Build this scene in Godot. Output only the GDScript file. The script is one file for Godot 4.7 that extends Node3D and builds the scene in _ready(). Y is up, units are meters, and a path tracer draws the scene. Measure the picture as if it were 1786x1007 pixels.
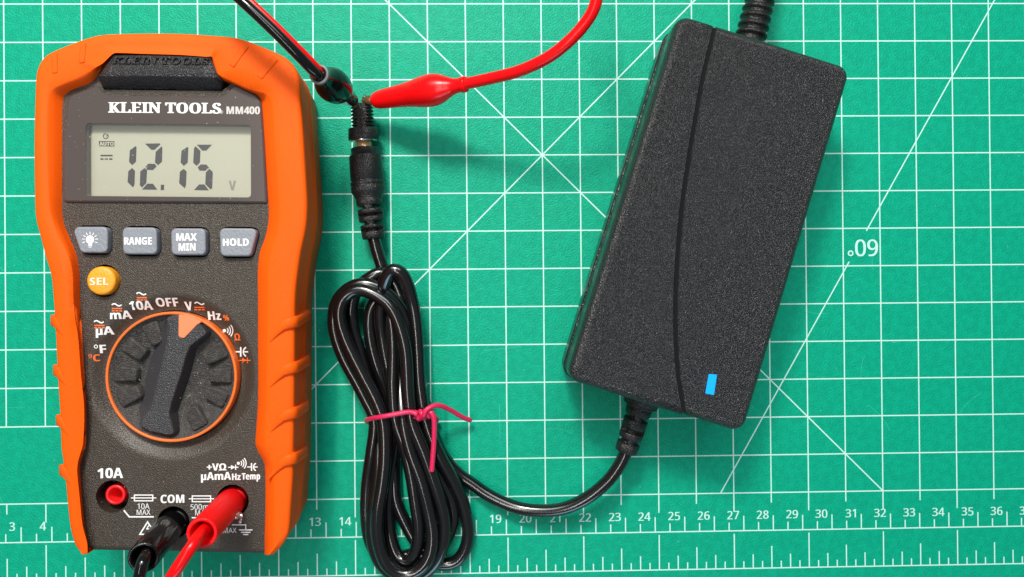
extends Node3D
# A multimeter, a power adapter and their leads on a green cutting mat. All helpers work in millimetres;
# put() turns millimetres into metres. P(x, y, h) finds the point at height h above the mat seen at photo pixel x, y.

const EYE := Vector3(8.82, 259.07, 7.72)
const RIGHT := Vector3(0.999692, 0.023069, 0.00915)
const UP := Vector3(0.00905, 0.004434, -0.999949)
const BACK := Vector3(-0.023108, 0.999724, 0.004224)
const FOCAL := 1350.0
const ZP := 30.4          # height of the meter's face
const HALF := PI / 2.0

var org := Vector3.ZERO
var taken := {}
var M := {}
var sans: SystemFont
var plain_sans: SystemFont
var serif: FontVariation
var dial_c: Vector3
var on_dish := false


func P(px: float, py: float, h: float) -> Vector3:
	var d := RIGHT * ((px - 893.0) / FOCAL) + UP * ((503.5 - py) / FOCAL) - BACK
	return EYE + d * ((h - EYE.y) / d.y)


func xz(v: Vector3) -> Vector2:
	return Vector2(v.x, v.z)


func lin(r: float, g: float, b: float) -> Color:
	return Color(r, g, b).linear_to_srgb()


# ---------------------------------------------------------------- nodes
func numbered(called: String, parent: Node) -> String:
	var key := str(parent.get_instance_id()) + called
	var n: int = taken.get(key, 0)
	taken[key] = n + 1
	return called if n == 0 else "%s_%03d" % [called, n]


func thing(called: String, label: String, category: String, at: Vector3) -> Node3D:
	var o := Node3D.new()
	o.name = numbered(called, self)
	o.position = at * 0.001
	o.set_meta("label", label)
	o.set_meta("category", category)
	add_child(o)
	org = at
	return o


func begin() -> SurfaceTool:
	var st := SurfaceTool.new()
	st.begin(Mesh.PRIMITIVE_TRIANGLES)
	st.set_smooth_group(0)
	return st


func part(called: String, st: SurfaceTool, m: Material, parent: Node) -> MeshInstance3D:
	st.generate_normals()
	var o := MeshInstance3D.new()
	o.name = numbered(called, parent)
	o.mesh = st.commit()
	o.material_override = m
	parent.add_child(o, true)
	return o


# ---------------------------------------------------------------- shapes
func put(st: SurfaceTool, v: Vector3) -> void:
	st.add_vertex((v - org) * 0.001)


func tri(st: SurfaceTool, a: Vector3, b: Vector3, c: Vector3, ref: Vector3) -> void:
	if (a - c).cross(a - b).dot(ref) < 0.0:
		put(st, a); put(st, c); put(st, b)
	else:
		put(st, a); put(st, b); put(st, c)


func quad(st: SurfaceTool, a: Vector3, b: Vector3, c: Vector3, d: Vector3, ref: Vector3) -> void:
	tri(st, a, b, c, ref)
	tri(st, a, c, d, ref)


func flat(st: SurfaceTool, poly: PackedVector2Array, y: float, up := true) -> void:
	var idx := Geometry2D.triangulate_polygon(poly)
	if idx.is_empty():
		idx = clip_ears(poly)
	for i in range(0, idx.size(), 3):
		var t: Array[Vector3] = []
		for k in 3:
			var q := poly[idx[i + k]]
			t.append(Vector3(q.x, y + dish(q.x, q.y), q.y))
		tri(st, t[0], t[1], t[2], Vector3.UP if up else Vector3.DOWN)


func clip_ears(poly: PackedVector2Array) -> PackedInt32Array:
	var out := PackedInt32Array()
	var area := 0.0
	for i in poly.size():
		area += poly[i].cross(poly[(i + 1) % poly.size()])
	var sg := signf(area)
	var v := range(poly.size())
	while v.size() > 2:
		var n := v.size()
		var cut := -1
		var best := -1.0
		for i in n:
			var a := poly[v[(i + n - 1) % n]]
			var b := poly[v[i]]
			var c := poly[v[(i + 1) % n]]
			var k := (b - a).cross(c - b) * sg
			if k < -1e-9:
				continue
			# prefer well-shaped ears
			var q := k / maxf(1e-9, maxf(a.distance_squared_to(b), maxf(b.distance_squared_to(c), a.distance_squared_to(c))))
			if q <= best:
				continue
			var free := true
			for j in n:
				var p := poly[v[j]]
				if p.distance_squared_to(a) < 1e-8 or p.distance_squared_to(b) < 1e-8 or p.distance_squared_to(c) < 1e-8:
					continue
				if (b - a).cross(p - a) * sg > -1e-7 and (c - b).cross(p - b) * sg > -1e-7 and (a - c).cross(p - c) * sg > -1e-7:
					free = false
					break
			if free:
				best = q
				cut = i
				if q > 0.35:
					break
		if cut < 0:
			break
		out.append_array([v[(cut + n - 1) % n], v[cut], v[(cut + 1) % n]])
		v.remove_at(cut)
	return out


func ccw(poly: PackedVector2Array) -> PackedVector2Array:
	var q := poly.duplicate()
	if Geometry2D.is_polygon_clockwise(q):
		q.reverse()
	return q


func crosses(a: Vector2, b: Vector2, poly: PackedVector2Array) -> bool:
	for i in poly.size():
		var c := poly[i]
		var d := poly[(i + 1) % poly.size()]
		if c.distance_to(a) < 1e-4 or d.distance_to(a) < 1e-4 or c.distance_to(b) < 1e-4 or d.distance_to(b) < 1e-4:
			continue
		if Geometry2D.segment_intersects_segment(a, b, c, d) != null:
			return true
	return false


func keyhole(outer: PackedVector2Array, holes: Array) -> PackedVector2Array:
	var poly := ccw(outer)
	var left := holes.duplicate()
	while left.size():
		var best := [1e9, -1, -1, -1]
		for h in left.size():
			var ring: PackedVector2Array = left[h]
			for j in ring.size():
				for i in poly.size():
					var d: float = ring[j].distance_to(poly[i])
					if d < best[0] and not crosses(ring[j], poly[i], poly):
						var ok := true
						for other in left:
							if crosses(ring[j], poly[i], other):
								ok = false
						if ok:
							best = [d, h, j, i]
		if best[1] < 0:
			break
		var hole := ccw(left[best[1]])
		hole.reverse()
		var from: Vector2 = left[best[1]][best[2]]
		var s := 0
		for j in hole.size():
			if hole[j].distance_to(from) < 1e-6:
				s = j
		var made := PackedVector2Array()
		for i in poly.size():
			made.append(poly[i])
			if i == best[3]:
				for j in hole.size() + 1:
					made.append(hole[(s + j) % hole.size()])
				made.append(poly[i])
		poly = made
		left.remove_at(best[1])
	return poly


func walls(st: SurfaceTool, poly: PackedVector2Array, y0: float, y1: float, outward: float) -> void:
	var c := Vector2.ZERO
	for q in poly:
		c += q
	c /= poly.size()
	for i in poly.size():
		var a := poly[i]
		var b := poly[(i + 1) % poly.size()]
		var m := ((a + b) / 2.0 - c) * outward
		quad(st, Vector3(a.x, y0, a.y), Vector3(b.x, y0, b.y), Vector3(b.x, y1, b.y), Vector3(a.x, y1, a.y), Vector3(m.x, 0, m.y))


func inset(poly: PackedVector2Array, d: float, weight := PackedFloat32Array(), slide := {}) -> PackedVector2Array:
	var q := ccw(poly)
	var flipped := q[0] != poly[0]
	var out := PackedVector2Array()
	var n := poly.size()
	var s := -1.0 if flipped else 1.0
	for i in n:
		var e0 := (poly[i] - poly[(i + n - 1) % n]).normalized()
		var e1 := (poly[(i + 1) % n] - poly[i]).normalized()
		var n0 := Vector2(-e0.y, e0.x)
		var n1 := Vector2(-e1.y, e1.x)
		var m := n0 + n1
		if m.length() < 1e-5:
			m = n0
		m = m.normalized()
		var k: float = d / maxf(0.45, m.dot(n0))
		if weight.size():
			k *= weight[i]
		out.append(poly[i] + (slide[i] * d if slide.has(i) else m * k * s))
	return out


# loops of [inset, y] over one outline, closed with a flat top
func stack(st: SurfaceTool, poly: PackedVector2Array, steps: Array, top := true, weight := PackedFloat32Array(), bottom := false, slide := {}) -> void:
	var c := Vector2.ZERO
	for q in poly:
		c += q
	c /= poly.size()
	var last := PackedVector2Array()
	for k in steps.size():
		var ring := inset(poly, steps[k][0], weight, slide) if steps[k][0] != 0.0 else poly
		if k > 0:
			for i in ring.size():
				var j := (i + 1) % ring.size()
				var y0: float = steps[k - 1][1]
				var y1: float = steps[k][1]
				var e := ring[j] - ring[i]
				var o := Vector2(e.y, -e.x)
				if not Geometry2D.is_point_in_polygon((poly[i] + poly[j]) / 2.0 - o.normalized() * 0.02, poly):
					o = -o
				o = o.normalized()
				var dy := y1 - y0
				var di: float = steps[k][0] - steps[k - 1][0]
				quad(st, Vector3(last[i].x, y0, last[i].y), Vector3(last[j].x, y0, last[j].y), Vector3(ring[j].x, y1, ring[j].y), Vector3(ring[i].x, y1, ring[i].y), Vector3(o.x * absf(dy), di * signf(dy), o.y * absf(dy)) + Vector3(o.x, 0, o.y) * 0.01)
		elif bottom:
			flat(st, ring, steps[0][1], false)
		last = ring
	if top:
		st.set_smooth_group(7)
		flat(st, last, steps[-1][1])
		st.set_smooth_group(0)


func edge(d: float, y: float, n := 4) -> Array:        # a rounded top edge of radius d that ends at height y
	var a := []
	for k in n + 1:
		var t := HALF * k / n
		a.append([d * (1.0 - cos(t)), y - d + d * sin(t)])
	return a


func px_poly(pts: Array, h: float) -> PackedVector2Array:
	var o := PackedVector2Array()
	for p in pts:
		var v := P(p[0], p[1], h)
		if on_dish:
			v = P(p[0], p[1], h + dish(v.x, v.z))
			v = P(p[0], p[1], h + dish(v.x, v.z))
		o.append(xz(v))
	return o


func rounded(poly: PackedVector2Array, r: float, seg := 5) -> PackedVector2Array:
	var o := PackedVector2Array()
	var n := poly.size()
	for i in n:
		var v := poly[i]
		var a := poly[(i + n - 1) % n] - v
		var b := poly[(i + 1) % n] - v
		var half := absf(a.angle_to(b)) / 2.0
		if half > 1.5 or half < 0.05:
			for k in seg + 1:
				o.append(v + (a.normalized() * (1.0 - float(k) / seg) + b.normalized() * (float(k) / seg)) * 0.05)
			continue
		var d := minf(r / tan(half), minf(a.length(), b.length()) * 0.45)
		var rr := d * tan(half)
		var c := v + (a.normalized() + b.normalized()).normalized() * (d / cos(half))
		var f := v + a.normalized() * d - c
		var e := v + b.normalized() * d - c
		var sweep := f.angle_to(e)
		for k in seg + 1:
			o.append(c + f.rotated(sweep * k / seg).normalized() * rr)
	return o


func ring2(c: Vector3, r: float, n := 48) -> PackedVector2Array:
	var o := PackedVector2Array()
	for i in n:
		o.append(Vector2(c.x + r * cos(TAU * i / n), c.z + r * sin(TAU * i / n)))
	return o


func spline(pts: Array, step := 1.2) -> PackedVector3Array:
	var o := PackedVector3Array()
	for i in pts.size() - 1:
		var a: Vector3 = pts[maxi(i - 1, 0)]
		var b: Vector3 = pts[i]
		var c: Vector3 = pts[i + 1]
		var d: Vector3 = pts[mini(i + 2, pts.size() - 1)]
		var n := maxi(2, int(b.distance_to(c) / step))
		for k in n:
			var t := float(k) / n
			o.append(0.5 * (2.0 * b + (c - a) * t + (2.0 * a - 5.0 * b + 4.0 * c - d) * t * t + (3.0 * b - a - 3.0 * c + d) * t * t * t))
	o.append(pts[-1])
	return o


func relaxed(path: PackedVector3Array, times: int) -> PackedVector3Array:
	var p := path
	for t in times:
		var q := p.duplicate()
		for i in range(1, p.size() - 1):
			q[i] = (p[i - 1] + p[i] * 2.0 + p[i + 1]) / 4.0
		p = q
	return p


func tube(st: SurfaceTool, path: PackedVector3Array, radius, sides := 14, caps := true, start := Vector3.UP, squash := 1.0) -> void:
	var rings := []
	var nrm := start
	for i in path.size():
		var t := (path[mini(i + 1, path.size() - 1)] - path[maxi(i - 1, 0)]).normalized()
		nrm = (nrm - t * nrm.dot(t))
		if nrm.length() < 1e-3:
			nrm = Vector3.RIGHT - t * t.x
		nrm = nrm.normalized()
		var b := t.cross(nrm)
		var r: float = radius if radius is float else radius[i]
		var ring := PackedVector3Array()
		for k in sides:
			var a := TAU * k / sides
			ring.append(path[i] + (nrm * cos(a) * squash + b * sin(a)) * r)
		rings.append(ring)
	for i in rings.size() - 1:
		var c := (path[i] + path[i + 1]) / 2.0
		for k in sides:
			var j := (k + 1) % sides
			var m: Vector3 = (rings[i][k] + rings[i + 1][j]) / 2.0
			quad(st, rings[i][k], rings[i][j], rings[i + 1][j], rings[i + 1][k], m - c)
	if caps:
		for e in [[0, 1], [path.size() - 1, path.size() - 2]]:
			for k in sides:
				tri(st, path[e[0]], rings[e[0]][k], rings[e[0]][(k + 1) % sides], path[e[0]] - path[e[1]])


# profile of [along in mm, radius]; limit cuts everything above a height, as a moulded flat
func lathe(st: SurfaceTool, a: Vector3, dir: Vector3, profile: Array, sides := 32, limit := 1e9) -> void:
	var t := dir.normalized()
	var n := (Vector3.UP - t * t.y) if absf(t.y) < 0.9 else (Vector3.RIGHT - t * t.x)
	n = n.normalized()
	var b := t.cross(n)
	for i in profile.size() - 1:
		var c: Vector3 = a + t * (profile[i][0] + profile[i + 1][0]) / 2.0
		var dr: float = profile[i + 1][1] - profile[i][1]
		var dl: float = profile[i + 1][0] - profile[i][0]
		for k in sides:
			var q := []
			for s in [[i, k], [i, k + 1], [i + 1, k + 1], [i + 1, k]]:
				var g: float = TAU * s[1] / sides
				var v: Vector3 = a + t * profile[s[0]][0] + (n * cos(g) + b * sin(g)) * profile[s[0]][1]
				v.y = minf(v.y, limit)
				q.append(v)
			var g2 := TAU * (k + 0.5) / sides
			quad(st, q[0], q[1], q[2], q[3], (n * cos(g2) + b * sin(g2)) * dl - t * dr)


func strip(st: SurfaceTool, pts: PackedVector2Array, width: float, y: float, closed := false) -> void:
	var n := pts.size()
	var l := PackedVector2Array()
	var r := PackedVector2Array()
	for i in n:
		var a := pts[(i + n - 1) % n] if closed or i > 0 else pts[i]
		var b := pts[(i + 1) % n] if closed or i < n - 1 else pts[i]
		var e0 := (pts[i] - a).normalized() if a != pts[i] else (b - pts[i]).normalized()
		var e1 := (b - pts[i]).normalized() if b != pts[i] else e0
		var m := Vector2(-e0.y - e1.y, e0.x + e1.x).normalized()
		var k: float = width / 2.0 / maxf(0.5, m.dot(Vector2(-e0.y, e0.x)))
		l.append(pts[i] + m * k)
		r.append(pts[i] - m * k)
	for i in (n if closed else n - 1):
		var j := (i + 1) % n
		quad(st, lift(l[i], y), lift(l[j], y), lift(r[j], y), lift(r[i], y), Vector3.UP)


func lift(q: Vector2, y: float) -> Vector3:
	return Vector3(q.x, y + dish(q.x, q.y), q.y)


func dish(x: float, z: float) -> float:
	if not on_dish:
		return 0.0
	var r := Vector2(x - dial_c.x, z - dial_c.z).length()
	var t := clampf((24.7 - r) / 5.3, 0.0, 1.0)
	return -2.3 * t * t * (3.0 - 2.0 * t)


func stroke(st: SurfaceTool, pts: Array, width_px: float, h: float, closed := false) -> void:
	strip(st, px_poly(pts, h), width_px * (EYE.y - h) / FOCAL, h, closed)


func arc_px(cx: float, cy: float, r: float, a0: float, a1: float, n := 12) -> Array:
	var o := []
	for i in n + 1:
		var a := deg_to_rad(lerpf(a0, a1, float(i) / n))
		o.append([cx + r * cos(a), cy + r * sin(a)])
	return o


# printed or moulded lettering that lies flat, centred on a photo pixel; cap height in photo pixels
func letters(st: SurfaceTool, s: String, font: Font, px: float, py: float, cap: float, h: float, wide := 1.0, turn := 0.0, depth := 0.04, slant := 0.0) -> void:
	var k := (EYE.y - h) / FOCAL
	if on_dish:
		var v := P(px, py, h)
		v = P(px, py, h + dish(v.x, v.z))
		var w := P(px, py, h + dish(v.x, v.z))
		lettering(st, s, font, Vector3(w.x - 0.06, h, w.z), cap * k, wide * k if wide > 3.0 else wide, turn, depth, slant, wide > 3.0)
		lettering(st, s, font, Vector3(w.x + 0.06, h + 0.008, w.z), cap * k, wide * k if wide > 3.0 else wide, turn, depth, slant, wide > 3.0)
		return
	var strikes := 2 if font == sans and depth < 0.1 else 1
	for i in strikes:
		lettering(st, s, font, P(px + (0.7 * i - 0.35) * (strikes - 1), py, h + 0.008 * i), cap * k, wide * k if wide > 3.0 else wide, turn, depth, slant, wide > 3.0)


func lettering(st: SurfaceTool, s: String, font: Font, at: Vector3, cap: float, wide := 1.0, turn := 0.0, depth := 0.04, slant := 0.0, to_width := false) -> void:
	var t := TextMesh.new()
	t.font = font
	t.text = s
	t.font_size = 64
	t.pixel_size = cap / (0.714 * 64.0)
	t.depth = depth
	t.curve_step = 2.0
	var a := t.get_mesh_arrays()
	var v: PackedVector3Array = a[Mesh.ARRAY_VERTEX]
	var idx: PackedInt32Array = a[Mesh.ARRAY_INDEX] if a[Mesh.ARRAY_INDEX] else PackedInt32Array(range(v.size()))
	var lo := Vector3(1e9, 1e9, 1e9)
	var hi := -lo
	for q in v:
		lo = lo.min(q)
		hi = hi.max(q)
	var mid := (lo + hi) / 2.0
	var base := mid.y
	if to_width:
		wide /= hi.x - lo.x
	var c := cos(turn)
	var sn := sin(turn)
	st.set_smooth_group(-1)
	for i in range(0, idx.size(), 3):
		var w: Array[Vector3] = []
		var flat_up := true
		for k in 3:
			var q := v[idx[i + k]]
			flat_up = flat_up and q.z > 0.0
			var x: float = (q.x - mid.x) * wide + slant * (q.y - base)
			var y: float = q.y - base
			var wx: float = at.x + x * c + y * sn
			var wz: float = at.z - y * c + x * sn
			w.append(Vector3(wx, at.y + q.z + depth / 2.0 + dish(wx, wz), wz))
		if depth > 0.1:
			put(st, w[0]); put(st, w[1]); put(st, w[2])
		elif flat_up:
			tri(st, w[0], w[1], w[2], Vector3.UP)
	st.set_smooth_group(0)


# ---------------------------------------------------------------- materials
func noise_tex(freq: float, octaves: int, seed_: int, bump := 0.0, ramp: Gradient = null, size := 512, kind := FastNoiseLite.TYPE_SIMPLEX_SMOOTH) -> NoiseTexture2D:
	var n := FastNoiseLite.new()
	n.noise_type = kind
	n.seed = seed_
	n.frequency = freq
	n.fractal_octaves = octaves
	var t := NoiseTexture2D.new()
	t.width = size
	t.height = size
	t.seamless = true
	t.noise = n
	if bump > 0.0:
		t.as_normal_map = true
		t.bump_strength = bump
	if ramp:
		t.color_ramp = ramp
	return t


# a relief as a normal map that joins at its borders
func relief_tex(freq: float, octaves: int, seed_: int, strength: float, size := 384) -> ImageTexture:
	var n := FastNoiseLite.new()
	n.noise_type = FastNoiseLite.TYPE_SIMPLEX_SMOOTH
	n.seed = seed_
	n.frequency = freq
	n.fractal_octaves = octaves
	var im := n.get_seamless_image(size, size) if size < 1000 else n.get_image(size, size)
	im.convert(Image.FORMAT_L8)
	var d := im.get_data()
	var o := PackedByteArray()
	o.resize(size * size * 3)
	for y in size:
		var up := ((y + size - 1) % size) * size
		var dn := ((y + 1) % size) * size
		var row := y * size
		for x in size:
			var gx := (d[row + (x + size - 1) % size] - d[row + (x + 1) % size]) * strength / 255.0
			var gy := (d[dn + x] - d[up + x]) * strength / 255.0
			var l := 127.0 / sqrt(gx * gx + gy * gy + 1.0)
			var k := (row + x) * 3
			o[k] = int(128.0 + gx * l)
			o[k + 1] = int(128.0 + gy * l)
			o[k + 2] = int(128.0 + l)
	return ImageTexture.create_from_image(Image.create_from_data(size, size, false, Image.FORMAT_RGB8, o))


func ramp(stops: Array) -> Gradient:
	var g := Gradient.new()
	var o := PackedFloat32Array()
	var c := PackedColorArray()
	for s in stops:
		o.append(s[0])
		c.append(s[1])
	g.offsets = o
	g.colors = c
	return g


func mat(color: Color, rough: float, tile := 0.0, bump: Texture2D = null, amount := 1.0, tone: Texture2D = null) -> StandardMaterial3D:
	var m := StandardMaterial3D.new()
	m.albedo_color = color
	m.roughness = rough
	if tile > 0.0:
		m.uv1_triplanar = true
		m.uv1_world_triplanar = true
		m.uv1_scale = Vector3.ONE * (1000.0 / tile)
	if bump:
		m.normal_enabled = true
		m.normal_texture = bump
		m.normal_scale = amount
	if tone:
		m.albedo_texture = tone
	return m


func make_materials() -> void:
	var fine := relief_tex(0.1, 2, 3, 4.0)
	var grain := relief_tex(0.13, 2, 8, 6.0)
	var painted_glints := noise_tex(0.22, 2, 40, 0.0, ramp([[0.0, lin(0.04, 0.04, 0.045)], [0.48, lin(0.14, 0.14, 0.15)], [0.62, lin(0.5, 0.5, 0.52)], [0.78, lin(1, 1, 1)]]), 1536)  # sparkle of the grained case, put into its colour as pale specks
	painted_glints.seamless = false
	var speck := noise_tex(0.11, 2, 21, 0.0, ramp([[0.2, lin(0.5, 0.5, 0.5)], [0.5, lin(0.78, 0.78, 0.78)], [0.7, lin(1, 1, 1)]]))
	var mottle := noise_tex(0.018, 5, 5, 0.0, ramp([[0.25, lin(0.86, 0.88, 0.88)], [0.75, lin(1, 1, 1)]]))
	var dust := noise_tex(0.02, 5, 12, 0.0, ramp([[0.0, lin(0.5, 0.5, 0.5)], [0.5, lin(0.62, 0.61, 0.6)], [0.72, lin(0.95, 0.92, 0.88)], [1.0, lin(1, 0.98, 0.95)]]))
	M.mat = mat(lin(0.002, 0.37, 0.225), 0.42, 30.0, fine, 0.25, mottle)
	M.mat.metallic_specular = 0.26
	M.print = mat(lin(0.52, 0.82, 0.76), 0.6)
	M.table = mat(lin(0.3, 0.22, 0.15), 0.6)
	M.orange = mat(lin(0.95, 0.11, 0.0015), 0.55, 15.0, grain, 0.22)
	M.orange.metallic_specular = 0.3
	M.panel = mat(lin(0.062, 0.05, 0.038), 0.4, 22.0, grain, 0.35, speck)
	M.lens = mat(lin(0.085, 0.07, 0.066), 0.2)
	M.dark = mat(lin(0.012, 0.012, 0.013), 0.5)
	M.emblem = mat(lin(0.03, 0.03, 0.032), 0.38, 30.0, grain, 0.7)
	M.lcd = mat(lin(0.41, 0.41, 0.315), 0.35)
	M.ink = mat(lin(0.022, 0.024, 0.028), 0.5)
	M.ink_soft = mat(lin(0.2, 0.21, 0.17), 0.5)
	M.button = mat(lin(0.24, 0.26, 0.3), 0.5, 40.0, fine, 0.15)
	M.sel = mat(lin(0.9, 0.36, 0.02), 0.45, 40.0, fine, 0.15)
	M.white = mat(lin(0.85, 0.85, 0.85), 0.5)
	M.pale = mat(lin(0.95, 0.72, 0.55), 0.5)
	M.silver_print = mat(lin(0.55, 0.53, 0.52), 0.5)
	M.orange_print = mat(lin(0.85, 0.16, 0.03), 0.5)
	M.dial = mat(lin(0.042, 0.042, 0.047), 0.42, 26.0, grain, 0.4)
	M.dial_dust = mat(lin(0.075, 0.07, 0.068), 0.6, 24.0, grain, 0.7, dust)
	M.ring = mat(lin(0.82, 0.16, 0.02), 0.4)
	M.pointer = mat(lin(0.9, 0.24, 0.1), 0.4)
	M.red = mat(lin(0.85, 0.004, 0.006), 0.25)
	M.red.metallic_specular = 0.4
	M.red_matt = mat(lin(0.85, 0.006, 0.008), 0.42, 30.0, fine, 0.15)
	M.red_matt.metallic_specular = 0.35
	M.jack_red = mat(lin(0.8, 0.012, 0.015), 0.35)
	M.black = mat(lin(0.005, 0.005, 0.006), 0.14)
	M.black_matt = mat(lin(0.011, 0.011, 0.012), 0.36, 26.0, grain, 0.5)
	M.cord = mat(lin(0.005, 0.005, 0.006), 0.19)
	M.cord_print = mat(lin(0.35, 0.37, 0.4), 0.5)
	M.case = mat(lin(0.045, 0.045, 0.049), 0.38, 150.0, relief_tex(0.22, 2, 31, 6.0, 1536), 0.8, painted_glints)
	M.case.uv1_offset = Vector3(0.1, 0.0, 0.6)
	M.case_side = mat(lin(0.012, 0.012, 0.013), 0.22, 26.0, grain, 0.3)
	M.gloss = mat(lin(0.01, 0.01, 0.011), 0.1)
	M.tie = mat(lin(0.72, 0.02, 0.1), 0.35, 40.0, fine, 0.1)
	M.steel = mat(lin(0.75, 0.74, 0.72), 0.22)
	M.steel.metallic = 1.0
	M.brass = mat(lin(0.9, 0.6, 0.32), 0.3)
	M.brass.metallic = 0.55
	M.copper = mat(lin(0.32, 0.16, 0.08), 0.35)
	M.copper.metallic = 0.8
	M.rim = mat(lin(0.16, 0.16, 0.17), 0.35)
	M.pane = mat(Color(1, 1, 1, 0.04), 0.02)
	M.pane.transparency = BaseMaterial3D.TRANSPARENCY_ALPHA
	M.cut = mat(lin(0.05, 0.55, 0.38), 0.5)
	M.lint = mat(lin(0.5, 0.47, 0.43), 0.8)
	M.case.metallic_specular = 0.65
	M.cord.metallic_specular = 0.7
	M.led = mat(lin(0.0, 0.25, 0.8), 0.4)
	M.led.emission_enabled = true
	M.led.emission = lin(0.0, 0.38, 1.0)
	M.led.emission_energy_multiplier = 0.45


func _ready() -> void:
	# ------------------------------------------------------------ camera, light, air
	var cam := Camera3D.new()
	cam.name = "camera"
	cam.transform = Transform3D(Basis(RIGHT, UP, BACK), EYE * 0.001)
	cam.fov = rad_to_deg(2.0 * atan(503.5 / FOCAL))
	cam.near = 0.01
	cam.far = 20.0
	add_child(cam)
	cam.current = true
	var env := Environment.new()
	env.background_mode = Environment.BG_COLOR
	env.background_color = lin(0.085, 0.092, 0.1)
	env.tonemap_mode = Environment.TONE_MAPPER_LINEAR
	env.tonemap_exposure = 1.42
	env.sdfgi_enabled = true
	env.ssao_enabled = true
	env.ssil_enabled = true
	var we := WorldEnvironment.new()
	we.name = "world"
	we.environment = env
	add_child(we)
	area("lamp_overhead", Vector3(-0.085, 0.45, -0.36), Vector2(0.1, 0.08), 0.19, lin(1.0, 0.93, 0.82))
	area("window_light", Vector3(-0.08, 1.0, -0.78), Vector2(1.3, 0.5), 0.74, lin(0.93, 0.98, 1.0))
	area("ceiling_tube", Vector3(-0.25, 1.2, 0.0), Vector2(0.05, 1.3), 0.38, lin(1.0, 0.95, 0.87))
	area("room_light", Vector3(0.12, 0.34, 0.85), Vector2(0.6, 0.25), 0.14, lin(0.5, 0.8, 1.0))

	sans = SystemFont.new()
	sans.font_names = PackedStringArray(["Droid Sans"])
	sans.font_weight = 700
	plain_sans = SystemFont.new()
	plain_sans.font_names = PackedStringArray(["Droid Sans"])
	var roman := SystemFont.new()
	roman.font_names = PackedStringArray(["Droid Serif"])
	roman.font_weight = 700
	serif = FontVariation.new()
	serif.base_font = roman
	make_materials()
	dial_c = P(298, 658, 31.3)

	make_mat()
	make_meter()
	make_adapter()
	make_jack()
	make_tie()
	make_clips()
	make_plugs()


func area(called: String, at: Vector3, size: Vector2, energy: float, color: Color) -> void:
	var l := AreaLight3D.new()
	l.name = called
	l.area_size = size
	l.light_energy = energy
	l.light_color = color
	l.shadow_enabled = true
	l.transform = Transform3D(Basis.looking_at(-at if called != "ceiling_tube" else Vector3.DOWN, Vector3.FORWARD), at)
	add_child(l)


# ---------------------------------------------------------------- the mat
func cm(x: float, y: float, h := 0.0) -> Vector3:      # ruler centimetres to the scene
	return Vector3((x - 17.78) * 10.0, h, -(y - 8.89) * 10.0)


func line(st: SurfaceTool, x0: float, y0: float, x1: float, y1: float, w: float, h: float) -> void:
	strip(st, PackedVector2Array([xz(cm(x0, y0)), xz(cm(x1, y1))]), w, h)


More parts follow.
